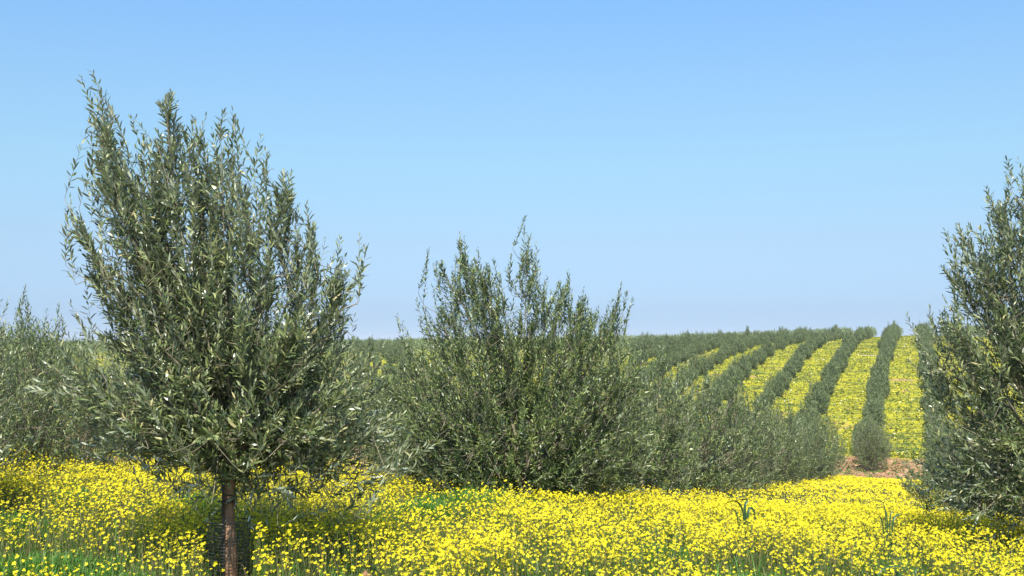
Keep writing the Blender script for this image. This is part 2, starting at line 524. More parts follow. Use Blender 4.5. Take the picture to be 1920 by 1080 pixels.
    trr = trunk_r * (1 + .35 * np.exp(-np.maximum(z, 0) * 9)) * (1 - .12 * z) * (1 + .05 * np.sin(z * 17 + seed))
    tv, tf = tubes(tp[None], trr[None], 10)
    trunk = mesh_from(name + '_trunk', tv, [tf], [trunk_mat], smooth=True)
    return trunk, branches, crown

def place_tree(meshes, loc, rz=0.0, sc=1.0, label=None, group=None, name='olive_tree', cat='olive tree'):
    e = link(name, None, loc=loc)
    e.rotation_euler = (0, 0, rz)
    e.scale = (sc, sc, sc) if not isinstance(sc, tuple) else sc
    tag(e, label, cat, group)
    for nm, me in zip(('trunk', 'branches', 'crown'), meshes):
        if me is not None:
            link(nm, me, e)
    return e

def hero(pts, D, bx, seed, fork_px, spikes_px, **kw):
    b = px(bx, 640, D)
    b = np.array([b[0], b[1], float(ground_z(b[0], b[1]))])
    poly = px_poly(pts, D, b)
    fp = px(fork_px[0], fork_px[1], D) - b
    sp = []
    for x, y, c, l in spikes_px:
        q = px(x, y, D) - b
        sp.append((q[0], q[2], c, l))
    return make_tree('olive_%d' % seed, poly, fp, seed, spikes=sp, **kw), b

# the big near tree on the left
T1 = [(178, 145), (205, 190), (232, 225), (262, 300), (298, 262), (322, 185), (345, 222), (385, 228), (408, 268), (437, 214), (460, 275), (492, 268),
      (505, 340), (545, 330), (562, 400), (588, 440), (592, 500), (625, 470), (650, 450), (675, 450), (655, 510), (640, 560), (655, 600),
      (640, 640), (695, 650), (712, 700), (738, 760), (795, 800), (790, 835), (740, 842), (690, 862), (640, 880), (560, 885), (510, 895), (450, 880), (410, 885), (385, 890),
      (330, 880), (290, 868), (215, 840), (150, 790), (120, 755), (90, 700), (150, 670), (165, 630), (170, 570), (205, 560), (155, 510), (180, 480),
      (162, 440), (150, 380), (190, 345), (188, 290), (172, 228), (190, 200)]
t1, b1 = hero(T1, 7.0, 434, 1, (437, 872),
    [(177, 138, 12, .7), (190, 185, 5, .5), (175, 225, 5, .4), (243, 222, 8, .6), (318, 177, 11, .7), (363, 222, 6, .45), (388, 220, 6, .45), (436, 208, 9, .6), (492, 262, 7, .5),
     (545, 325, 8, .5), (572, 385, 3, .3), (673, 445, 6, .5), (640, 452, 4, .4), (612, 450, 3, .3), (585, 425, 3, .3), (136, 372, 4, .35), (158, 342, 3, .3),
     (146, 505, 3, .3), (155, 472, 3, .3), (128, 622, 4, .4), (92, 682, 5, .5), (72, 735, 5, .5), (110, 700, 3, .4), (662, 596, 4, .4), (718, 648, 4, .45),
     (828, 826, 5, .5), (790, 780, 3, .4), (700, 905, 2, .25), (640, 935, 2, .25), (545, 950, 2, .22), (500, 972, 3, .25), (470, 985, 2, .2), (400, 965, 2, .22), (372, 930, 2, .25), (292, 900, 3, .3), (320, 935, 1, .2), (770, 880, 2, .3), (590, 915, 2, .25), (285, 270, 3, .3), (300, 255, 4, .3)],
    n_shoots=1750, branchy=.72, nb=60, trunk_r=.043, trunk_mat=M_TRUNK, limbs=10, lean=-.12, clump=.95, thin=.75, leaf=(.076, .0160), K=16, upk=.42, R=.85)
place_tree(t1, b1, label='big near olive tree with brown trunk rising from a black net guard', group='olive trees in the grove')

# the second tree, mid picture
T2 = [(700, 800), (705, 720), (722, 668), (756, 650), (752, 605), (775, 635), (800, 610), (790, 568), (822, 590), (832, 560), (812, 485), (840, 508), (862, 452), (880, 490),
      (903, 480), (925, 495), (938, 545), (955, 600), (975, 600), (962, 490), (980, 500), (986, 425), (1000, 460), (1016, 505), (1040, 545), (1066, 520), (1078, 565),
      (1095, 545), (1122, 592), (1142, 612), (1152, 565), (1166, 545), (1180, 570), (1172, 620), (1190, 660), (1212, 730), (1235, 800), (1225, 880), (1150, 935),
      (1000, 950), (850, 938), (770, 915), (715, 880)]
t2, b2 = hero(T2, 11.4, 985, 2, (985, 890),
    [(745, 588, 5, .45), (782, 562, 4, .4), (806, 470, 6, .5), (862, 437, 6, .55), (895, 468, 4, .35), (925, 487, 4, .4), (958, 478, 5, .45), (985, 407, 7, .6), (1005, 455, 4, .4),
     (1065, 508, 5, .4), (1095, 540, 4, .35), (1165, 532, 6, .5), (1186, 560, 4, .4), (1150, 560, 3, .3), (1122, 575, 3, .3), (1228, 790, 3, .4), (690, 760, 3, .4)],
    n_shoots=2350, branchy=.45, nb=66, K=17, leaf=(.068, .0150), trunk_r=.05, limbs=12, clump=.75, thin=.0, R=1.3, upk=.6, mat=M_OLIVE_MID)
place_tree(t2, b2, label='olive tree in mid picture with two tall pointed leaders against the sky', group='olive trees in the grove')

# the big tree cut by the right edge
T3 = [(1888, 310), (1900, 360), (1870, 410), (1855, 395), (1840, 430), (1810, 440), (1780, 440), (1788, 480), (1780, 540), (1755, 580), (1745, 610), (1768, 640), (1748, 690),
      (1750, 760), (1775, 800), (1790, 830), (1760, 870), (1758, 920), (1785, 965), (1850, 992), (1920, 1000), (2060, 980), (2160, 930), (2250, 820), (2260, 700),
      (2225, 560), (2190, 450), (2150, 480), (2120, 370), (2080, 400), (2055, 270), (2020, 340), (1990, 240), (1962, 310), (1935, 300), (1915, 340)]
t3, b3 = hero(T3, 8.9, 1990, 3, (1990, 900),
    [(1886, 298, 6, .5), (1852, 375, 4, .4), (1772, 428, 5, .45), (1800, 425, 3, .3), (1742, 570, 4, .4), (1705, 592, 4, .5), (1730, 660, 3, .4), (1715, 690, 3, .4), (1735, 740, 4, .5), (1912, 300, 5, .45),
     (1938, 300, 6, .5), (1990, 230, 6, .5), (1762, 830, 4, .4), (1745, 870, 4, .4), (1800, 975, 4, .5), (1768, 940, 4, .4), (1742, 905, 4, .45), (1750, 800, 4, .4), (1728, 770, 4, .45)],
    n_shoots=1800, branchy=.7, nb=54, trunk_r=.05, limbs=10, clump=.65, R=1.25, leaf=(.074, .0165), K=15, upk=.42)
place_tree(t3, b3, label='large olive tree cut by the right edge with silvery drooping side branches', group='olive trees in the grove')

# two trees at the left edge
T4 = [(-130, 880), (-150, 720), (-90, 640), (-50, 590), (-15, 610), (20, 622), (36, 608), (50, 552), (62, 596), (78, 612), (90, 592), (100, 610), (112, 580), (122, 620), (152, 640),
      (195, 690), (235, 800), (220, 880), (100, 915), (0, 915)]
t4, b4 = hero(T4, 12.1, 50, 4, (50, 880),
    [(51, 538, 6, .5), (112, 568, 5, .45), (86, 582, 4, .35), (30, 592, 4, .4), (70, 600, 3, .3), (140, 622, 4, .35), (165, 608, 3, .3), (-20, 590, 4, .4)],
    n_shoots=1100, K=15, leaf=(.072, .0135), trunk_r=.045, limbs=16, clump=.4, R=1.2, mat=M_OLIVE_MID)
place_tree(t4, b4, label='grey-green olive tree with thin upright tips just inside the left edge', group='olive trees in the grove')
T5 = [(-500, 880), (-540, 620), (-430, 400), (-330, 330), (-280, 420), (-200, 400), (-130, 500), (-70, 560), (-30, 580), (0, 590), (-5, 640), (30, 665), (10, 700),
      (10, 760), (30, 800), (0, 850), (-80, 910), (-300, 960)]
t5, b5 = hero(T5, 8.6, -230, 5, (-230, 880),
    [(8, 562, 4, .35), (92, 655, 4, .55), (72, 695, 3, .5), (88, 785, 4, .6), (60, 815, 3, .4)],
    n_shoots=950, trunk_r=.045, limbs=16, clump=.5, R=1.2)
place_tree(t5, b5, label='olive tree mostly beyond the left edge, its long branch tips reaching into view', group='olive trees in the grove')

# generic trees of the near slope
def random_outline(rng, w=1.35, h=2.6, z0=.12, spikes=9, amp=.35):
    pts = []
    m = spikes * 2 + 1
    for i in range(m):
        f = i / (m - 1)
        a = pi * f
        r = 1.0 if i % 2 == 0 else 1 - amp * rng.uniform(.35, .9)
        x = -w * cos(a) * (.90 + .1 * r)
        z = h * .50 + h * .50 * sin(a) ** .8 * r * (1 if i % 2 else rng.uniform(.84, 1.0))
        pts.append((x * rng.uniform(.93, 1.05), z))
    pts += [(w * .98, h * .35), (w * .8, z0 + .25), (w * .35, z0), (-w * .35, z0), (-w * .8, z0 + .25), (-w * .98, h * .35)]
    return np.array(pts)

MID = []
for i in range(4):
    rng = np.random.default_rng(100 + i)
    MID.append(make_tree('olive_slope_%d' % i, random_outline(rng, 1.42 + .1 * (i % 2), 2.85 + .12 * i, spikes=7, amp=.5), (0, 0, .45), 20 + i, 800, K=13, branchy=.42, nb=36, shoot_len=(.32, .62),
                         leaf=(.094, .021), mat=M_OLIVE_MID, trunk_r=.05, limbs=18, R=1.3, clump=.92, upk=.55, thin=.25, drop=.05))
ORD = ['', 'first', 'second', 'third', 'fourth', 'fifth', 'sixth', 'seventh', 'eighth', 'ninth', 'tenth', 'eleventh', 'twelfth', 'thirteenth', 'fourteenth', 'fifteenth', 'sixteenth',
       'seventeenth', 'eighteenth', 'nineteenth', 'twentieth']
TENS = ['', '', 'twenty', 'thirty', 'forty', 'fifty', 'sixty', 'seventy', 'eighty', 'ninety']
def ordinal(n):
    if n <= 20: return ORD[n]
    if n % 10 == 0: return TENS[n // 10][:-1] + 'ieth'
    return TENS[n // 10] + '-' + ORD[n % 10]

G1 = 'olive trees in the grove'
def slope_tree(s, u, sc, label, k, rz=None):
    x, y = to_xy(s, u)
    place_tree(MID[k % 4], (x, y, float(ground_z(x, y)) - .02), RNG.uniform(0, 6.28) if rz is None else rz, sc, label, G1)

row_a = [(16.8, -4.15, (1.02, 1.02, 1.04)), (21.6, -4.3, (1.06, 1.06, 1.02)), (26.2, -4.1, 1.0), (30.9, -4.2, 1.03), (35.6, -4.1, .98), (40.2, -4.3, 1.06), (44.8, -4.1, 1.0), (50.0, -4.05, 1.12)]
lab_a = ['dense olive bush close behind the right side of the mid-picture tree',
         'olive bush with a rounded top, second behind the mid-picture tree',
         'olive bush, third behind the mid-picture tree in the descending row',
         'olive bush, fourth behind the mid-picture tree in the descending row',
         'olive bush, fifth behind the mid-picture tree in the descending row',
         'olive bush, sixth behind the mid-picture tree in the descending row',
         'olive bush, next to last in the descending row above the soil patch',
         'olive bush ending the descending row, directly left of the soil patch']
for k, (s, u, sc) in enumerate(row_a):
    slope_tree(s, u, sc, lab_a[k], k)
row_b = [(18.0, 1.05, (.85, .85, .62)), (31, 1.45, .86), (35.5, 1.5, .9), (40, 1.45, .95), (45, 1.4, .95), (50, 1.35, 1.0)]
lab_b = ['low dark olive bush at the left foot of the large right-edge tree', 'olive bush in the right-hand row, next beyond the low dark one',
         'olive bush in the right-hand row, second beyond the low dark one', 'olive bush in the right-hand row, third beyond the low dark one',
         'olive bush in the right-hand row, fourth beyond the low dark one', 'last olive bush of the right-hand row before the bare soil']
for k, (s, u, sc) in enumerate(row_b):
    slope_tree(s, u, sc, lab_b[k], k + 1)
for r, u in enumerate((-9.4, -14.6, -19.8, -25.0)):
    for k, s in enumerate(np.arange(14.4, 52, 4.9)):
        s2, u2 = s + RNG.uniform(-.3, .3), u + RNG.uniform(-.25, .25)
        slope_tree(s2, u2, RNG.uniform(.92, 1.05), 'olive tree, %s downslope in the %s row behind the big near tree' % (ordinal(k + 1), ordinal(r + 1)), int(RNG.integers(4)))
# right-hand rows outside the photograph are left out

# the tree by the soil patch in the valley
x, y = to_xy(76.5, -2.7)
slope_meshes = MID[2]
place_tree(slope_meshes, (x, y, float(ground_z(x, y))), 1.0, (1.2, 1.2, 1.3), 'thin olive tree with bare lower trunk standing on the brown soil patch', G1)
x, y = to_xy(80.5, -2.9)
place_tree(MID[0], (x, y, float(ground_z(x, y))), 2.0, 1.1, 'olive tree just behind the thin one at the soil patch', G1)

# hillside trees: crowns of fewer, broader leaves
FAR = []
for i in range(5):
    rng = np.random.default_rng(200 + i)
    FAR.append(make_tree('olive_hill_%d' % i, random_outline(rng, 1.5, 2.5 + .12 * (i % 3), z0=.1, amp=.5, spikes=6), (0, 0, .4), 40 + i, 430, K=8, shoot_len=(.5, 1.0),
                         spikes=[(rng.uniform(-1.1, 1.1), rng.uniform(2.0, 2.95), 2, .5) for _ in range(16)],
                         leaf=(.27, .052), mat=M_OLIVE_FAR, trunk_r=.06, limbs=8, R=1.3, clump=.9, upk=.8, thin=.3, drop=.0))
cand = []
ROWS = [1.8 - 5.2 * k for k in range(-3, 46)]
for r, u in enumerate(ROWS):
    k = r - 4                                            # 0: the upright row by the soil patch
    n = 0
    for s in np.arange((86.5 if k == 0 else 91.0 + (r * 1.7) % 3), 262, 4.7 if k else 3.9):
        n += 1
        ss, uu = s + RNG.uniform(-.4, .4), u + RNG.uniform(-.3, .3) - (.0 if s > 100 else .2)
        x, y = to_xy(ss, uu)
        X = 960 + FPX * x / y
        if X < -250 or X > 2150: continue
        if RNG.random() < (.03 if k > 0 else 0): continue
        cand.append((y, k, n, x, y, X))
vis = sorted([c for c in cand if 1180 < c[5] < 1800 or 655 < c[5] < 765])
rowname = {-1: 'the hillside row right of the upright one', 0: 'the upright hillside row'}
indiv = vis[:300]
chosen = set(id(c) for c in indiv)
for c in indiv:
    _, k, n, x, y, X = c
    if k in rowname: lab = 'olive tree %s up from the valley in %s' % (ordinal(n), rowname[k])
    elif k > 0: lab = 'olive tree %s uphill in %s hillside row left of the upright one' % (ordinal(n), ordinal(k))
    else: lab = 'olive tree %s uphill in %s hillside row right of the upright one' % (ordinal(n), ordinal(-k))
    i = int(RNG.integers(5))
    sc = RNG.uniform(.68, 1.02) + (.1 if y > 190 else 0)
    place_tree(FAR[i], (x, y, float(ground_z(x, y)) - .05), RNG.uniform(0, 6.28), (sc * .9, sc * .9, sc * RNG.uniform(.78, 1.14)), lab, 'olive trees in rows on the hill')
# the rest of the plantation as one mass
def build_mass():
    rest = [c for c in cand if id(c) not in chosen]
    rng = np.random.default_rng(5)
    Vs, n = [], 260
    for c in rest:
        x, y = c[3], c[4]
        z = float(ground_z(x, y))
        d = norm(rng.normal(0, 1, (n, 3)))
        r = rng.random((n, 1)) ** .25
        p = d * r * np.array([1.3, 1.3, 1.15]) * rng.uniform(.9, 1.1) + np.array([0, 0, 1.3])
        p[:, 2] += rng.random(n) ** 6 * .35
        p = p[p[:, 2] > .05]
        m = len(p)
        ax = norm(norm(p - np.array([0, 0, .5])) + np.array([0, 0, .5]) + rng.normal(0, .4, (m, 3)))
        e1, e2 = frames(ax)
        ph = rng.uniform(0, 6.28, (m, 1))
        S = (np.cos(ph) * e1 + np.sin(ph) * e2) * rng.uniform(.035, .07, (m, 1))
        ln = rng.uniform(.22, .42, (m, 1))
        p = p + np.array([x, y, z])
        Vs.append(np.stack([p - ax * ln * .5, p + S, p + ax * ln * .5, p - S], 1).reshape(-1, 3))
    V = np.concatenate(Vs)
    q = np.arange(len(V)).reshape(-1, 4)
    o = link('olive_grove', mesh_from('olive_grove', V, [q], [M_OLIVE_FAR]))
    tag(o, 'far olive plantation merging into a grey-green mass along the crest', 'olive grove', kind='stuff')
build_mass()
print('hill trees', len(indiv), 'of', len(vis), 'cand', len(cand))

# ------------------------------------------------------------------ flowers, weeds and grass
# green patches: pixel, distance, radius (m), strength
PATCH = [(60, 1010, 6.9, .62), (215, 1050, 6.5, .45), (10, 960, 8.4, .5), (640, 1060, 6.4, .45), (900, 950, 10.2, .8), (820, 965, 9.6, .5), (1430, 1055, 6.7, .55), (1560, 1065, 6.6, .35),
         (1665, 995, 7.9, .32), (1770, 1060, 6.6, .4), (1030, 1070, 6.5, .35), (370, 880, 9.4, .4), (1240, 990, 8.0, .3), (1830, 985, 8.4, .32), (150, 930, 9.6, .3), (720, 940, 8.6, .25)]
PP = []
for x_, y_, D_, r_ in PATCH:
    p = px(x_, 640, D_)
    PP.append((p[0], p[1], r_))
def patchiness(x, y):
    v = np.zeros_like(x)
    for a, b, r in PP:
        v = np.maximum(v, np.exp(-(((x - a) ** 2 + ((y - b) * 1.0) ** 2) / (r * r)) ** 1.5))
    return v

def scatter(n, y0, y1, margin=.58, rng=RNG):
    """uniform in area inside the view wedge"""
    y = np.sqrt(rng.uniform(y0 ** 2, y1 ** 2, n))
    x = rng.uniform(-margin - .04, margin + .22, n) * y
    return x, y

def clear(x, y):
    """trodden ground in front of the net guard"""
    return ~((np.abs(x - b1[0] * y / b1[1]) < .125 + .05 * vnoise(x, y, 61, .12)) & (y > 5.9) & (y < b1[1] + .10))

def carpet_height(x, y):
    return .37 + .15 * (vnoise(x, y, 21, .9) - .5) + .10 * (vnoise(x, y, 22, .3) - .5)

def build_flowers():
    rng = np.random.default_rng(77)
    vs, fs, mi = [], [], []
    off = 0
    def head_set(x, y, h, size, petals, name):
        nonlocal off
        n = len(x)
        gz = ground_z(x, y)
        c = np.stack([x, y, gz + h], 1)
        nrm = norm(np.array([-.25, -.35, 1.0]) + rng.normal(0, .5, (n, 3)))
        e1, e2 = frames(nrm)
        a0 = rng.uniform(0, 6.28, n)
        cup = rng.uniform(-.4, .9, n) * size
        for k in range(petals):
            a = a0 + 2 * pi * k / petals + rng.normal(0, .06, n)
            w = pi / petals * rng.uniform(.5, 1.0, n)
            def ring(ang, r, hh):
                return c + (np.cos(ang) * r)[:, None] * e1 + (np.sin(ang) * r)[:, None] * e2 + nrm * hh[:, None]
            r1 = size * rng.uniform(.6, 1.2, n)
            V = np.stack([ring(a - w * .5, size * .25, cup * 0), ring(a - w * .95, r1 * .85, cup * .8), ring(a, r1, cup), ring(a + w * .95, r1 * .85, cup * .8), ring(a + w * .5, size * .25, cup * 0)], 1)
            i = np.arange(n)[:, None] * 5 + off
            vs.append(V.reshape(-1, 3)); fs.append(i + np.arange(5)); mi.append(np.zeros(n)); off += n * 5
        # the raised centre
        m = 5
        aa = np.arange(m) * 2 * pi / m
        rr = size * .34
        V = np.concatenate([c[:, None] + rr[:, None, None] * (np.cos(aa)[None, :, None] * e1[:, None] + np.sin(aa)[None, :, None] * e2[:, None]) - nrm[:, None] * .001,
                            (c + nrm * (rr * .6)[:, None])[:, None]], 1)
        i = np.arange(n)[:, None] * 6 + off
        for k in range(m):
            fs.append(i + np.array([k, (k + 1) % m, m])); mi.append(np.ones(n))
        vs.append(V.reshape(-1, 3)); off += n * 6
        return c, gz
    def stems(c, gz, w, mid=2):
        nonlocal off
        n = len(c)
        foot = c.copy(); foot[:, 2] = gz - .01
        foot[:, :2] += rng.normal(0, .05, (n, 2))
        a = rng.uniform(0, 6.28, n)
        S = np.stack([np.cos(a), np.sin(a), 0 * a], 1) * w
        m = (c + foot) / 2 + np.concatenate([rng.normal(0, .018, (n, 2)), np.zeros((n, 1))], 1)
        V = np.stack([foot - S, foot + S, m + S, m - S, c + S * .7, c - S * .7], 1)
        i = np.arange(n)[:, None] * 6 + off
        vs.append(V.reshape(-1, 3)); fs.append(i + np.array([0, 1, 2, 3])); fs.append(i + np.array([3, 2, 4, 5])); mi.append(np.full(n, 2)); mi.append(np.full(n, 2)); off += n * 6
    def density(x, y):
        d = .22 + 1.15 * vnoise(x, y, 31, .55) * (0.5 + vnoise(x, y, 32, .18))
        d *= 1 - .93 * patchiness(x, y)
        front = np.clip((y - 5.3 + .6 * (vnoise(x, y, 34, .7) - .5)) / .9, 0.0, 1)
        # thinner at the lower left
        left = np.clip((y - 5.4) / 1.9, 0, 1)
        k = np.clip((x / y + .20) / .12, 0, 1)
        return d * (front * k + left * front * (1 - k))
    # near field
    cx_, cy_ = scatter(37000, 5.2, 13.6, .56, rng)
    k = rng.random(len(cx_)) < np.clip(1.9 * vnoise(cx_, cy_, 36, .22) - .25, .05, 1)
    cx_, cy_ = cx_[k], cy_[k]
    m = rng.integers(2, 13, len(cx_))
    x, y = np.repeat(cx_, m), np.repeat(cy_, m)
    x = x + rng.normal(0, .05, len(x)); y = y + rng.normal(0, .05, len(x))
    x2, y2 = scatter(13000, 5.2, 13.5, .56, rng)
    x, y = np.concatenate([x, x2]), np.concatenate([y, y2])
    keep = (rng.random(len(x)) < density(x, y)) & clear(x, y)
    x, y = x[keep], y[keep]
    # heads gather into sprays
    jx, jy = rng.normal(0, .012, len(x)), rng.normal(0, .012, len(x))
    x, y = x + jx, y + jy
    h = carpet_height(x, y) * rng.uniform(.3, 1.25, len(x)) ** .55
    c, gz = head_set(x, y, h, rng.uniform(.0066, .0146, len(x)), 6, 'near')
    stems(c, gz, .0013)
    print('near heads', len(x))
    # the corridor beyond, down to the soil
    s = rng.uniform(11, 60, 84000); u = rng.uniform(-12.5, 9, len(s))
    x, y = to_xy(s, u)
    keep = (y > 13.3) & (x / y > -.6) & (x / y < .8) & (rng.random(len(s)) < np.where(u > -8.5, 1, .6)) & (rng.random(len(s)) < .25 + vnoise(x, y, 35, 1.1) * .75)
    x, y, s = x[keep], y[keep], s[keep]
    h = carpet_height(x, y) * rng.uniform(.75, 1.05, len(x)) * .9
    c, gz = head_set(x, y, h, rng.uniform(.013, .023, len(x)) * np.clip(y / 18, 1, 1.8), 4, 'far')
    stems(c, gz, .003)
    print('far heads', len(x))
    me = mesh_from('yellow_flowers', np.concatenate(vs), fs, [M_PETAL, M_DISC, M_WEED], mi)
    tag(link('yellow_flowers', me), 'dense carpet of small yellow daisy-like wildflowers under the olive trees', 'wildflowers', kind='stuff')

def blades(x, y, h, w, lean, rng, curl=.35):
    n = len(x)
    gz = ground_z(x, y)
    a = rng.uniform(0, 6.28, n)
    dirx = np.stack([np.cos(a), np.sin(a), 0 * a], 1)
    side = np.stack([-np.sin(a), np.cos(a), 0 * a], 1)
    tw = rng.normal(0, .6, n)
    side = side * np.cos(tw)[:, None] + dirx * np.sin(tw)[:, None]
    b = np.stack([x, y, gz - .01], 1)
    up = np.array([0, 0, 1.0])
    H = h[:, None]
    p1 = b + up * H * .45 + dirx * H * lean[:, None] * .25
    p2 = b + up * H * .80 + dirx * H * lean[:, None] * .65
    p3 = b + up * H * (1 - curl * lean[:, None]) + dirx * H * lean[:, None] * 1.15
    W = w[:, None] * side
    V = np.stack([b - W, b + W, p1 + W * .9, p1 - W * .9, p2 + W * .6, p2 - W * .6, p3], 1)
    i = np.arange(n)[:, None] * 7
    return V.reshape(-1, 3), [i + np.array([0, 1, 2, 3]), i + np.array([3, 2, 4, 5]), i + np.array([5, 4, 6])]

def build_grass():
    rng = np.random.default_rng(78)
    x, y = scatter(74000, 5.0, 13.5, .56, rng)
    h = carpet_height(x, y) * rng.uniform(.25, .98, len(x))
    k = clear(x, y) & (rng.random(len(x)) > .85 * patchiness(x, y)); x, y, h = x[k], y[k], h[k]
    V, F = blades(x, y, h, rng.uniform(.0012, .0034, len(x)), rng.uniform(0, .75, len(x)), rng)
    s = rng.uniform(12, 54, 36000); u = rng.uniform(-9.0, 4.0, len(s))
    xw, yw = to_xy(s, u)
    k = (yw > 13) & (xw / yw > -.6) & (xw / yw < .8)
    xw, yw = xw[k], yw[k]
    V2, F2 = blades(xw, yw, carpet_height(xw, yw) * rng.uniform(.5, 1.12, len(xw)), rng.uniform(.004, .009, len(xw)), rng.uniform(0, .8, len(xw)), rng)
    F = F + [f + len(V) for f in F2]; V = np.concatenate([V, V2])
    tag(link('weeds', mesh_from('weeds', V, F, [M_WEED])), 'tangle of green and straw-coloured weed stems among the yellow flowers', 'weeds', kind='stuff')
    xs, ys, hs = [], [], []
    for (a, b, r) in PP:
        n = int(11000 * r * r + 400)
        ang = rng.uniform(0, 6.28, n); rr = r * 1.25 * rng.random(n) ** .6
        xs.append(a + np.cos(ang) * rr); ys.append(b + np.sin(ang) * rr)
        hs.append((.20 + .20 * min(1, r) * rng.random(n)) * (1.15 - .5 * (rr / r / 1.25)) * (1.3 if b > 9 else 1.0))
    n = 20000
    x2, y2 = scatter(n, 5.0, 10.5, .56, rng)
    k = rng.random(n) < vnoise(x2, y2, 41, .5) * np.clip(1.25 - (y2 - 5) / 5, .25, 1)
    xs.append(x2[k]); ys.append(y2[k]); hs.append(rng.uniform(.12, .36, k.sum()))
    x, y, h = np.concatenate(xs), np.concatenate(ys), np.concatenate(hs)
    k = clear(x, y); x, y, h = x[k], y[k], h[k]
    V, F = blades(x, y, h, rng.uniform(.0028, .0065, len(x)), rng.uniform(.05, .85, len(x)), rng)
    tag(link('grass', mesh_from('grass', V, F, [M_GRASS])), 'bright green grass growing in patches through the flower field', 'grass', kind='stuff')

def tufts(x, y, size, height, per, rng):
    n = len(x)
    z = ground_z(x, y)
    out = []
    for k in range(per):
        a = rng.uniform(0, 6.28, n); r = size * rng.random(n)
        p = np.stack([x + np.cos(a) * r, y + np.sin(a) * r, z + height * rng.uniform(.3, 1, n)], 1)
        nr = norm(np.array([0, 0, .8]) + rng.normal(0, .6, (n, 3)))
        e1, e2 = frames(nr)
        q = (size * rng.uniform(.35, .7, n))[:, None]
        out.append(np.stack([p - e1 * q, p - e2 * q * .7, p + e1 * q, p + e2 * q * .7], 1))
    V = np.concatenate(out).reshape(-1, 3)
    return V, [np.arange(len(V)).reshape(-1, 4)]

def build_hill_flowers():
    rng = np.random.default_rng(79)
    n = 150000
    # more tufts near the foot of the hill than at its crest
    s = 86.5 + 175 * rng.random(n) ** 1.5; u = rng.uniform(-120, 10, n)
    x, y = to_xy(s, u)
    X = 960 + FPX * x / y
    band = vnoise(s, u * .45, 51, 1.9) * .45 + vnoise(s, u, 52, .7) * .35 + rng.random(n) * .2 + .42 * (vnoise(s, u, 53, 5.5) - .5)
    keep = (X > 1050) & (X < 1990) & (band > .48)
    x1, y1 = x[keep], y[keep]
    V, F = tufts(x1, y1, rng.uniform(.10, .22, len(x1)), .28, 3, rng)
    tag(link('hill_flowers', mesh_from('hill_flowers', V, F, [M_TUFT])), 'yellow flower strips between the olive rows on the far hillside', 'wildflowers', kind='stuff')
    keep = (X > 1050) & (X < 1990) & (band < .55) & (rng.random(n) < .6)
    x1, y1 = x[keep], y[keep]
    sx = rng.uniform(50, 84, 3200); ux = rng.uniform(-12, 6, 3200)
    xx, yy = to_xy(sx, ux)
    x1, y1 = np.concatenate([x1, xx]), np.concatenate([y1, yy])
    V, F = tufts(x1, y1, rng.uniform(.08, .2, len(x1)), .2, 3, rng)
    tag(link('hill_weeds', mesh_from('hill_weeds', V, F, [M_TUFTG])), 'low green weeds banding the far hillside and the near slope', 'weeds', kind='stuff')

build_flowers()
build_grass()
build_hill_flowers()

# ------------------------------------------------------------------ small things by the near tree
def build_guard():
    b = b1
    g = link('tree_guard', None, loc=b)
    tag(g, 'black plastic net guard standing round the brown trunk of the big near tree', 'tree guard')
    top, r0, r1 = .50, .108, .130
    nv, nr = 24, 24
    a = np.arange(nv) * 2 * pi / nv
    z = np.linspace(0, top, 8)
    def wob(aa, zz):
        return (r0 + (r1 - r0) * zz / top) * (1 + .05 * np.sin(2 * aa + 3 * zz) + .03 * np.sin(5 * aa + 9 * zz))
    P = np.stack([np.stack([np.cos(t) * wob(t, z), np.sin(t) * wob(t, z), z + .01 * np.sin(3 * t) * (z > .45)], 1) for t in a])
    v1 = tubes(P, np.full(P.shape[:2], .0018), 3)
    aa = np.linspace(0, 2 * pi, 37)
    Q = np.stack([np.stack([np.cos(aa) * wob(aa, zz), np.sin(aa) * wob(aa, zz), zz + 0 * aa], 1) for zz in np.linspace(.01, top, nr)])
    v2 = tubes(Q, np.full(Q.shape[:2], .0018), 3)
    V, F = join_geo([v1, v2])
    link('netting', mesh_from('netting', V, F, [M_NET]), g)
    rim = np.stack([np.cos(aa) * wob(aa, top), np.sin(aa) * wob(aa, top), top + .004 * np.sin(5 * aa)], 1)
    V, F = tubes(rim[None], np.full((1, 37), .003), 5)
    link('rim', mesh_from('rim', V, [F], [M_NET], smooth=True), g)
build_guard()

def build_tube():
    p = px(418, 880, 6.93)
    zt = p[2]
    gz = float(ground_z(p[0], 6.93))
    g = link('support_stake', None, loc=(p[0], 6.93, gz))
    tag(g, 'thin black stake standing against the left side of the brown trunk', 'stake')
    z = np.linspace(-.1, zt - gz + .12, 8)
    P = np.stack([.004 * np.sin(z * 3), 0 * z, z], 1)
    V, F = tubes(P[None], np.full((1, 8), .0095), 8)
    link('rod', mesh_from('rod', V, [F], [M_TUBE], smooth=True), g)
    # ties round trunk and stake
    a = np.linspace(0, 2 * pi, 21)
    h = float(px(430, 938, 7)[2]) - gz
    cx = (b1[0] - p[0])
    C = np.stack([cx * .5 + np.cos(a) * (cx * .5 + .045), .035 + np.sin(a) * .052, h + .004 * np.sin(2 * a)], 1)
    V, F = tubes(C[None], np.full((1, 21), .0045), 5)
    link('tie', mesh_from('tie', V, [F], [M_TUBE], smooth=True), g)
build_tube()

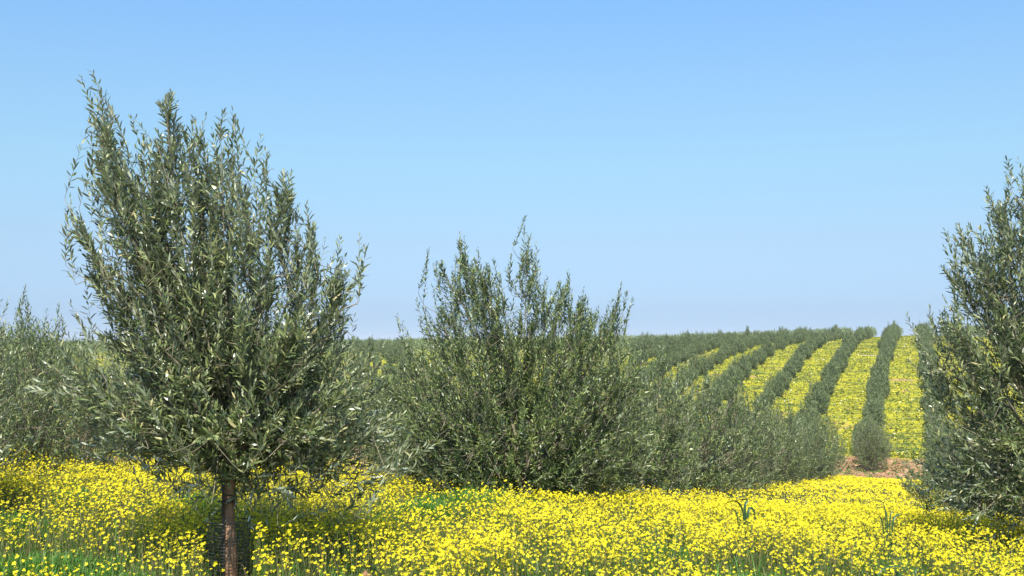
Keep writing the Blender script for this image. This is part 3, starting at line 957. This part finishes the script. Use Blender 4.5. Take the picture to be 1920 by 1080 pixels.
def ribbon(pts, w, fold=.3):
    """a folded leaf along a polyline; pts (K,3), w (K,)"""
    pts = np.asarray(pts, float)
    # resample smoothly
    t = np.linspace(0, 1, len(pts)); tt = np.linspace(0, 1, 16)
    P = np.stack([np.interp(tt, t, pts[:, i]) for i in range(3)], 1)
    for _ in range(3):
        P[1:-1] = (P[:-2] + 2 * P[1:-1] + P[2:]) / 4
    W = np.interp(tt, t, w)
    T = norm(np.gradient(P, axis=0))
    side = norm(np.cross(T, np.array([.25, 1.0, .2])))
    side = norm(side * .75 + np.array([0, .65, 0]))
    n = norm(np.cross(side, T))
    L_ = P - side * W[:, None] + n * (W * fold)[:, None]; R_ = P + side * W[:, None] + n * (W * fold)[:, None]
    V = np.stack([L_, P, R_], 1).reshape(-1, 3)
    i = np.arange(16)[:-1, None] * 3
    return V, np.concatenate([i + np.array([0, 1, 4, 3]), i + np.array([1, 2, 5, 4])])

def leaf_plant(cx, D, leaves, label, cat='plant', name='bent_leaf_plant', mat=M_BROAD):
    b = px(cx, 640, D); b[2] = float(ground_z(b[0], b[1]))
    e = link(name, None, loc=b)
    tag(e, label, cat)
    for pts, w in leaves:
        P = []
        m = len(pts)
        for k, (x, y) in enumerate(pts):
            q = px(x, y, D + .02 * k) - b
            P.append(q)
        P = np.array(P); P = np.concatenate([[[P[0][0] * .6, 0, -.01]], P])
        ww = np.array([.35, .8, 1, 1, .9, .7, .4, .1])[:len(P)] if len(P) <= 8 else np.linspace(1, .1, len(P))
        ww = np.interp(np.linspace(0, 1, len(P)), [0, .3, .7, 1], [.45, 1, .85, .08]) * w
        V, F = ribbon(P, ww)
        link('leaf', mesh_from('leaf', V, [F], [mat], smooth=True), e)
    return e
leaf_plant(1392, 8.6, [([(1396, 965), (1388, 945), (1378, 938), (1366, 942), (1357, 946)], .011),
                       ([(1400, 968), (1394, 952), (1398, 940), (1406, 936), (1386, 937), (1378, 940)], .012),
                       ([(1401, 972), (1402, 955), (1408, 951), (1414, 955), (1416, 968), (1417, 984)], .013),
                       ([(1384, 975), (1380, 960), (1374, 954), (1368, 958)], .009)],
           'dark green weed with bent strap leaves sticking out of the yellow flowers')
leaf_plant(1662, 8.2, [([(1661, 980), (1660, 962), (1658, 948), (1655, 940)], .005),
                       ([(1664, 980), (1662, 957), (1654, 949), (1647, 948)], .005),
                       ([(1668, 980), (1670, 962), (1677, 955)], .006),
                       ([(1656, 985), (1650, 968), (1641, 960)], .006),
                       ([(1672, 985), (1676, 970), (1684, 964), (1690, 962)], .008)],
           'dark green weed with upright pointed leaves among the flowers below the soil patch')
leaf_plant(1690, 6.15, [([(1640, 1085), (1646, 1071), (1662, 1062), (1685, 1060), (1700, 1064), (1708, 1075), (1712, 1090)], .004),
                        ([(1688, 1084), (1684, 1076), (1676, 1070)], .016),
                        ([(1718, 1088), (1714, 1072), (1722, 1062), (1728, 1076)], .006)],
           'arching green stem and leaf at the bottom edge, right of centre', name='arching_weed')
leaf_plant(690, 6.05, [([(715, 1085), (706, 1070), (690, 1062), (668, 1056), (648, 1050)], .004),
                       ([(718, 1085), (704, 1066), (686, 1058), (668, 1046)], .005),
                       ([(716, 1088), (700, 1068), (678, 1064), (660, 1064), (655, 1072)], .004),
                       ([(712, 1085), (700, 1068), (684, 1063), (666, 1066)], .004),
                       ([(720, 1088), (712, 1074), (696, 1064), (676, 1061), (658, 1061)], .005)],
           'dark grass tuft arching over a reddish clod at the bottom edge', cat='grass tuft', name='grass_tuft')

def build_clod():
    p = px(686, 1080, 6.0)
    rng = np.random.default_rng(9)
    n, m = 22, 14
    a = np.linspace(0, 2 * pi, n, endpoint=False); e = np.linspace(-.5 * pi, .5 * pi, m)
    A, E = np.meshgrid(a, e)
    x, y, z = np.cos(A) * np.cos(E), np.sin(A) * np.cos(E), np.sin(E)
    r = 1 + .28 * (vnoise(x * 2 + 5, y * 2 + z * 2, 1, .7) - .5) + .16 * (vnoise(x * 5, y * 5 + z * 4, 2, .7) - .5)
    gz = float(ground_z(p[0], p[1]))
    top = max(.08, p[2] - gz + .01)
    V = np.stack([x * r * .085, y * r * .08, z * r * top * .55 + top * .45], -1).reshape(-1, 3)
    i = np.arange(n * m).reshape(m, n)
    q = np.stack([i[:-1], np.roll(i, -1, 1)[:-1], np.roll(i, -1, 1)[1:], i[1:]], -1).reshape(-1, 4)
    o = link('earth_clod', mesh_from('earth_clod', V, [q], [M_ROCK], smooth=True), loc=(p[0], p[1], gz))
    tag(o, 'reddish brown clod of earth at the bottom edge under arching grass', 'earth clod')
build_clod()

def build_clods():
    """loose earth and stones of the bare strip"""
    rng = np.random.default_rng(12)
    n = 1500
    s = rng.uniform(66, 86, n); u = rng.uniform(-9, 5, n)
    x, y = to_xy(s, u); z = ground_z(x, y)
    d = np.array([[1, 0, 0], [-1, 0, 0], [0, 1, 0], [0, -1, 0], [0, 0, 1], [0, 0, -1], [.6, .6, .5], [-.6, .6, .4], [-.6, -.6, .5], [.6, -.6, .4]])
    f = np.array([[4, 6, 7], [4, 7, 8], [4, 8, 9], [4, 9, 6], [0, 2, 6], [2, 1, 7], [1, 3, 8], [3, 0, 9], [2, 7, 6], [1, 8, 7], [3, 9, 8], [0, 6, 9]])
    sz = (.04 + .22 * rng.random(n) ** 4)[:, None, None]
    V = d[None] * rng.uniform(.7, 1.3, (n, 10, 1)) * sz * np.array([1.3, 1.3, .7])
    V = V + np.stack([x, y, z], 1)[:, None]
    F = (np.arange(n)[:, None, None] * 10 + f[None]).reshape(-1, 3)
    tag(link('clods', mesh_from('clods', V.reshape(-1, 3), [F], [M_ROCK])), 'loose orange clods and stones on the bare earth between slope and hill', 'stones', kind='stuff')
build_clods()

# the air between here and the hill
def build_haze():
    x0, x1, y0, y1, z0, z1 = -4200, 4200, -60, 4600, -75, 24
    V = np.array([[x, y, z] for z in (z0, z1) for y in (y0, y1) for x in (x0, x1)], float)
    F = np.array([[0, 2, 3, 1], [4, 5, 7, 6], [0, 1, 5, 4], [2, 6, 7, 3], [0, 4, 6, 2], [1, 3, 7, 5]])
    m = bpy.data.materials.new('haze'); m.use_nodes = True
    nt = m.node_tree; nt.nodes.clear()
    o_ = nt.nodes.new('ShaderNodeOutputMaterial'); v = nt.nodes.new('ShaderNodeVolumePrincipled')
    v.inputs['Color'].default_value = (.86, .92, 1, 1)
    v.inputs['Density'].default_value = HAZE
    nt.links.new(v.outputs[0], o_.inputs['Volume'])
    o = link('haze', mesh_from('haze', V, [F], [m]))
    tag(o, 'thin bluish summer haze over the grove and the hill', 'haze', kind='stuff')
HAZE = .00022
build_haze()
